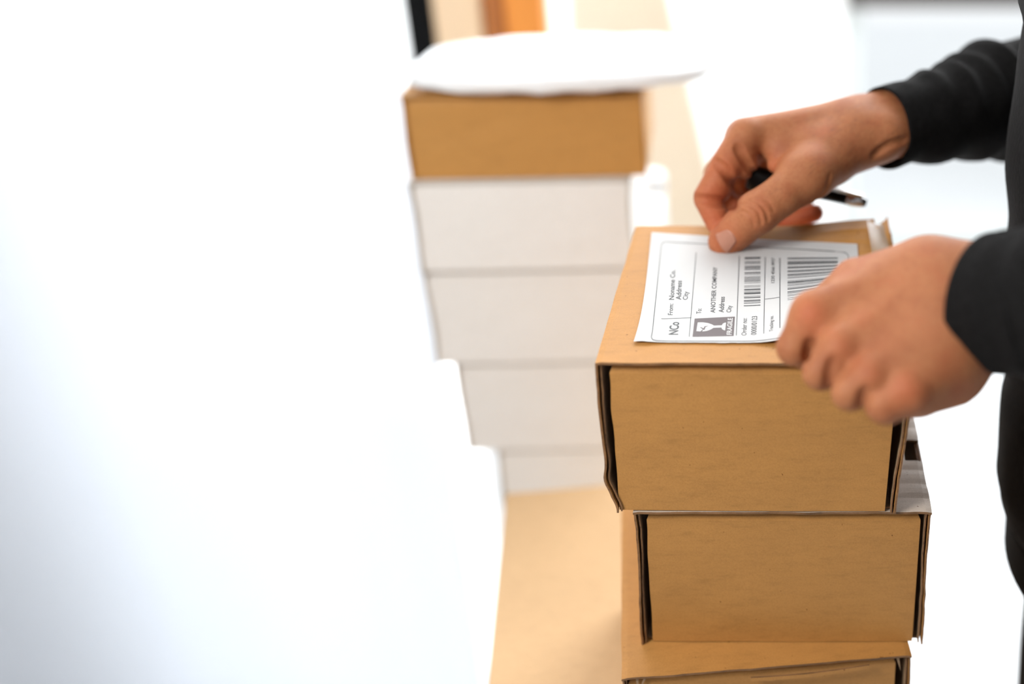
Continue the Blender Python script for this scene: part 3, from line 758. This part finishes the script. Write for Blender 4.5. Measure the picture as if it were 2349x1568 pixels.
# clothes ---------------------------------------------------------------
def frame_of(pts):
    out = []
    for i in range(len(pts)):
        a = pts[max(0, i-1)]; b_ = pts[min(len(pts)-1, i+1)]; out.append((b_ - a).normalized())
    return out
def sleeve(pts, rad, wrinkle, n=90, seg=56, up=Vector((0, 0, 1)), squash=1.0, tilt=0.0):
    ctr = catmull([Vector(p) for p in pts], n); rr = catmull([Vector((r, 0, 0)) for r in rad], n); fr_ = frame_of(ctr)
    fr_ = [(t + up * (tilt * max(0, 1 - i / n / 0.2))).normalized() for i, t in enumerate(fr_)]
    rings = []
    def ring(c_, t, r, s=0.0, wr=True):
        a = up - t * up.dot(t); a.normalize(); b_ = t.cross(a)
        o = []
        for i in range(seg):
            th = i / seg * 2 * math.pi
            q = r + (wrinkle(s, th) if wr else 0)
            o.append(c_ + a * (q * math.cos(th)) + b_ * (q * math.sin(th) * squash) - Vector((PX, PY, 0)))
        return o
    r0 = rr[0].x
    rings.append(ring(ctr[0] + fr_[0] * 0.030, fr_[0], r0 - 0.0030, 0, False))
    rings.append(ring(ctr[0] + fr_[0] * 0.004, fr_[0], r0 - 0.0026, 0, False))
    rings.append(ring(ctr[0] - fr_[0] * 0.0006, fr_[0], r0 - 0.0012, 0, False))
    for k in range(n + 1): rings.append(ring(ctr[k], fr_[k], rr[k].x, k / n))
    return rings
def wr_far(s, th):
    top = max(0, math.cos(th)) ** 1.2; bot = max(0, -math.cos(th))
    bumps = [(0.115, 0.012, 0.0040), (0.165, 0.013, 0.0062), (0.215, 0.014, 0.0056), (0.275, 0.020, 0.0080), (0.36, 0.03, 0.006)]
    a = sum(h * math.exp(-((s + 0.012*math.sin(th) - c_) / w_) ** 2) for c_, w_, h in bumps) * top
    return a + 0.0020 * bot * math.sin(s * 60 + 1) + 0.0012 * nz(s * 30, math.cos(th) * 2, math.sin(th) * 2) * sm(0, 0.06, s)
elbF = Vector((0.345, 1.005, 1.205)); shF = Vector((0.335, 0.945, 1.40))
elbN = Vector((0.370, 0.515, 1.235)); shN = Vector((0.335, 0.585, 1.40))
cF = P(2026, 292, 0.897)
rings = sleeve([cF, P(2180, 262, 0.935), P(2330, 232, 0.985), elbF, (elbF + shF) / 2 + Vector((0.02, 0.0, 0)), shF, Vector((0.31, 0.88, 1.40))],
               [0.0298, 0.0360, 0.0480, 0.052, 0.056, 0.062, 0.060], wr_far)
loft('sweater_sleeve', rings, M['black_knit'], man, cap=True)
cN = P(2263, 694, 0.652)
def wr_near(s, th): return 0.0012 * nz(s * 25, math.cos(th) * 2, math.sin(th) * 2 + 4) * sm(0, 0.06, s) + 0.002 * math.exp(-((s - 0.16) / 0.02) ** 2)
rings = sleeve([cN, P(2400, 690, 0.625), P(2620, 680, 0.60), elbN, (elbN + shN) / 2 + Vector((0.02, 0, 0)), shN, Vector((0.31, 0.65, 1.40))],
               [0.0380, 0.0400, 0.0460, 0.052, 0.056, 0.062, 0.060], wr_near, tilt=-0.16)
loft('sweater_sleeve', rings, M['black_knit'], man, cap=True)
# torso of the sweater: left profile follows the figure's belly and chest
def prof(rows, z):
    for (z0, x0), (z1, x1) in zip(rows, rows[1:]):
        if z1 <= z <= z0:
            t = (z0 - z) / (z0 - z1); return x0 + (x1 - x0) * (t * t * (3 - 2 * t))
    return rows[-1][1]
def px_row(px, row, y=PY + 0.03):
    d = P(px, row, 1.0) - Vector((0, 0, CAMZ)); k = y / d.y
    return (CAMZ + d.z * k, d.x * k)
rows = [(1.50, 0.27), (1.44, 0.225)] + [px_row(*q) for q in ((2328, 0), (2342, 62), (2330, 140), (2300, 370), (2304, 520), (2305, 700), (2299, 835), (2284, 900), (2273, 1045), (2282, 1100), (2304, 1150), (2306, 1185))]
rings = []
zs = np.linspace(1.47, rows[-1][0], 70)
for z in zs:
    xl = prof(rows, z); xr = 0.415 + 0.01 * math.sin(z * 9); w_ = 0.135 + 0.05 * sm(1.05, 1.35, z)
    if z > 1.38:
        q = (z - 1.38) / 0.09; w_ *= 1 - 0.62 * q ** 2; xr -= 0.06 * q
    r = []
    for i in range(72):
        th = i / 72 * 2 * math.pi; c_, s_ = math.cos(th), math.sin(th)
        f = 0.0016 * nz(c_ * 3, s_ * 3, z * 18)
        r.append(Vector(((xl + xr) / 2 + ((xr - xl) / 2 + f) * c_ - PX, w_ * s_, z)))
    rings.append(r)
loft('sweater_torso', rings, M['black_knit'], man)
loft('sweater_collar', [[Vector((0.297 - PX + r * math.cos(i * math.pi / 16), r * 1.05 * math.sin(i * math.pi / 16), z)) for i in range(32)] for r, z in ((0.075, 1.455), (0.066, 1.475), (0.061, 1.50), (0.057, 1.497), (0.057, 1.47))], M['black_knit'], man)
rows2 = [px_row(*q) for q in ((2300, 1140), (2296, 1190), (2291, 1260), (2299, 1330), (2306, 1400), (2310, 1480), (2314, 1568), (2330, 1800))]
rings = []
zlo = 0.90
for z in np.linspace(rows2[0][0], zlo, 30):
    xl = prof(rows2, z) if z > rows2[-1][0] else rows2[-1][1]; xr = 0.405; w_ = 0.140
    rings.append([Vector(((xl + xr) / 2 + ((xr - xl) / 2 + 0.0012 * nz(math.cos(i / 64 * 6.283) * 3, z * 14, 2)) * math.cos(i / 64 * 6.283) - PX, w_ * math.sin(i / 64 * 6.283), z)) for i in range(64)])
loft('trouser_seat', rings, M['trousers'], man)
for s in (-1, 1):
    rings = []
    for k in range(30):
        v = k / 29; z = 0.93 - v * 0.86; r = 0.100 - 0.038 * v + 0.002 * nz(z * 12, s, 0)
        rings.append([Vector((0.31 - PX + r * math.cos(i * math.pi / 18), s * (0.078 + 0.015 * v) + r * 0.85 * math.sin(i * math.pi / 18), z)) for i in range(36)])
    loft('trouser_leg', rings, M['trousers'], man)
    rings = []
    for k in range(20):
        v = k / 19; x = 0.40 - v * 0.25; q = math.sin(math.pi * min(0.985, max(0.03, v))) ** 0.35
        hgt = (0.085 if v < 0.35 else 0.085 - 0.045 * sm(0.35, 0.8, v)) * q
        rings.append([Vector((x - PX, s * 0.10 + 0.046 * q * math.cos(i * math.pi / 14), max(0.001, hgt / 2 + hgt / 2 * math.sin(i * math.pi / 14)))) for i in range(28)])
    loft('shoe', rings, M['shoe'], man)
# hair cap
bm = bmesh.new(); bmesh.ops.create_uvsphere(bm, u_segments=32, v_segments=20, radius=1)
for q in bm.verts:
    r = 0.094 + 0.003 * nz(q.co.x * 6, q.co.y * 6, q.co.z * 6)
    q.co = Vector((HC.x - PX + 0.022 + q.co.x * r * 1.02, q.co.y * r * 0.98, HC.z + 0.030 + q.co.z * r))
bmesh.ops.delete(bm, geom=[q for q in bm.verts if q.co.z < HC.z + 0.052 - (q.co.x + PX - HC.x + 0.05) * 0.75 - 0.02], context='VERTS')
me = bpy.data.meshes.new('hair'); bm.to_mesh(me); bm.free()
for p in me.polygons: p.use_smooth = True
ho = link('hair', me, M['hair'], man); md = ho.modifiers.new('s', 'SOLIDIFY'); md.thickness = 0.01; md.offset = -1
for s in (-1, 1):
    bm = bmesh.new(); bmesh.ops.create_uvsphere(bm, u_segments=16, v_segments=10, radius=0.0125)
    for q in bm.verts: q.co += Vector((HC.x - PX - 0.0845, s * 0.030, HC.z - 0.002))
    me = bpy.data.meshes.new('eye'); bm.to_mesh(me); bm.free(); link('eye', me, plain('eye_white_%d' % s, (0.7, 0.68, 0.65), 0.2), man)

# fine hairs on the far wrist and back of the hand
bv = bvh(V1, F1)
vs = []; fs = []; rnd = random.Random(3)
def hair_at(px, py, dx, dy, ln, wd):
    d = (P(px, py, 1.0) - Vector((0, 0, CAMZ))).normalized()
    hit = bv.ray_cast(Vector((0, 0, CAMZ)), d)
    if hit[0] is None: return
    p, nrm = hit[0], hit[1]
    if nrm.dot(d) > 0: nrm = -nrm
    q = P(px + dx, py + dy, 1.0) - P(px, py, 1.0); t = (q - nrm * q.dot(nrm)).normalized()
    s = nrm.cross(t); k = len(vs); n = 4; bend = rnd.uniform(-0.35, 0.35)
    for i in range(n + 1):
        a = i / n; c_ = p + t * (ln * a) + s * (ln * bend * a * a) + nrm * (0.00025 + ln * 0.22 * a)
        for sg in (1, -1): vs.append(c_ + s * (sg * wd * (1 - a * 0.8)) - Vector((PX, PY, 0)))
    for i in range(n): fs.append((k+2*i, k+2*i+1, k+2*i+3, k+2*i+2))
for _ in range(330):
    a = rnd.random(); px = 1850 + a * 220 + rnd.uniform(-20, 20); py = 225 + rnd.random() ** 1.3 * 150 + (1 - a) * 30
    hair_at(px, py, -3 - rnd.random() * 3, 1.5 + rnd.random() * 5, rnd.uniform(0.004, 0.010), 0.00005)
for _ in range(60):
    hair_at(1760 + rnd.random() * 90, 420 + rnd.random() * 60, -3, 3, rnd.uniform(0.002, 0.004), 0.00004)
ah = link('arm_hair', mesh('arm_hair', vs, fs), M['body_hair'], man); ah['kind'] = 'stuff'

# pen held in the far hand
def pen():
    a = P(1728, 408, 0.893); b_ = P(1986, 466, 0.905); d = (b_ - a); Ln = d.length; d.normalize()
    r = empty('pen', a, 0, 'black pen with a metal end held inside the far hand', 'pen')
    s1 = d.orthogonal().normalized(); s2 = d.cross(s1)
    def rev(name, prof_, mat):
        loft(name, [[d * t + (s1 * math.cos(i*math.pi/12) + s2 * math.sin(i*math.pi/12)) * q for i in range(24)] for t, q in prof_], mat, r)
    rev('barrel', [(-0.004, 0.0002), (-0.004, 0.0088), (-0.001, 0.0094), (0.022, 0.0090), (0.030, 0.0052), (Ln - 0.016, 0.0044), (Ln - 0.016, 0.0002)], M['black_plastic'])
    rev('metal_end', [(Ln - 0.0158, 0.0002), (Ln - 0.0158, 0.0045), (Ln - 0.003, 0.0042), (Ln, 0.0034), (Ln + 0.0005, 0.0002)], M['chrome'])
    up = Vector((0, 0, 1)); up = (up - d * up.dot(d)).normalized(); sd = d.cross(up)
    q = []
    for t in (Ln - 0.045, Ln - 0.004):
        q.append([d*t + up*0.0064 + sd*0.0016, d*t + up*0.0064 - sd*0.0016, d*t + up*0.0042 - sd*0.0016, d*t + up*0.0042 + sd*0.0016])
    loft('clip', q, M['chrome'], r, smooth=False)
pen()
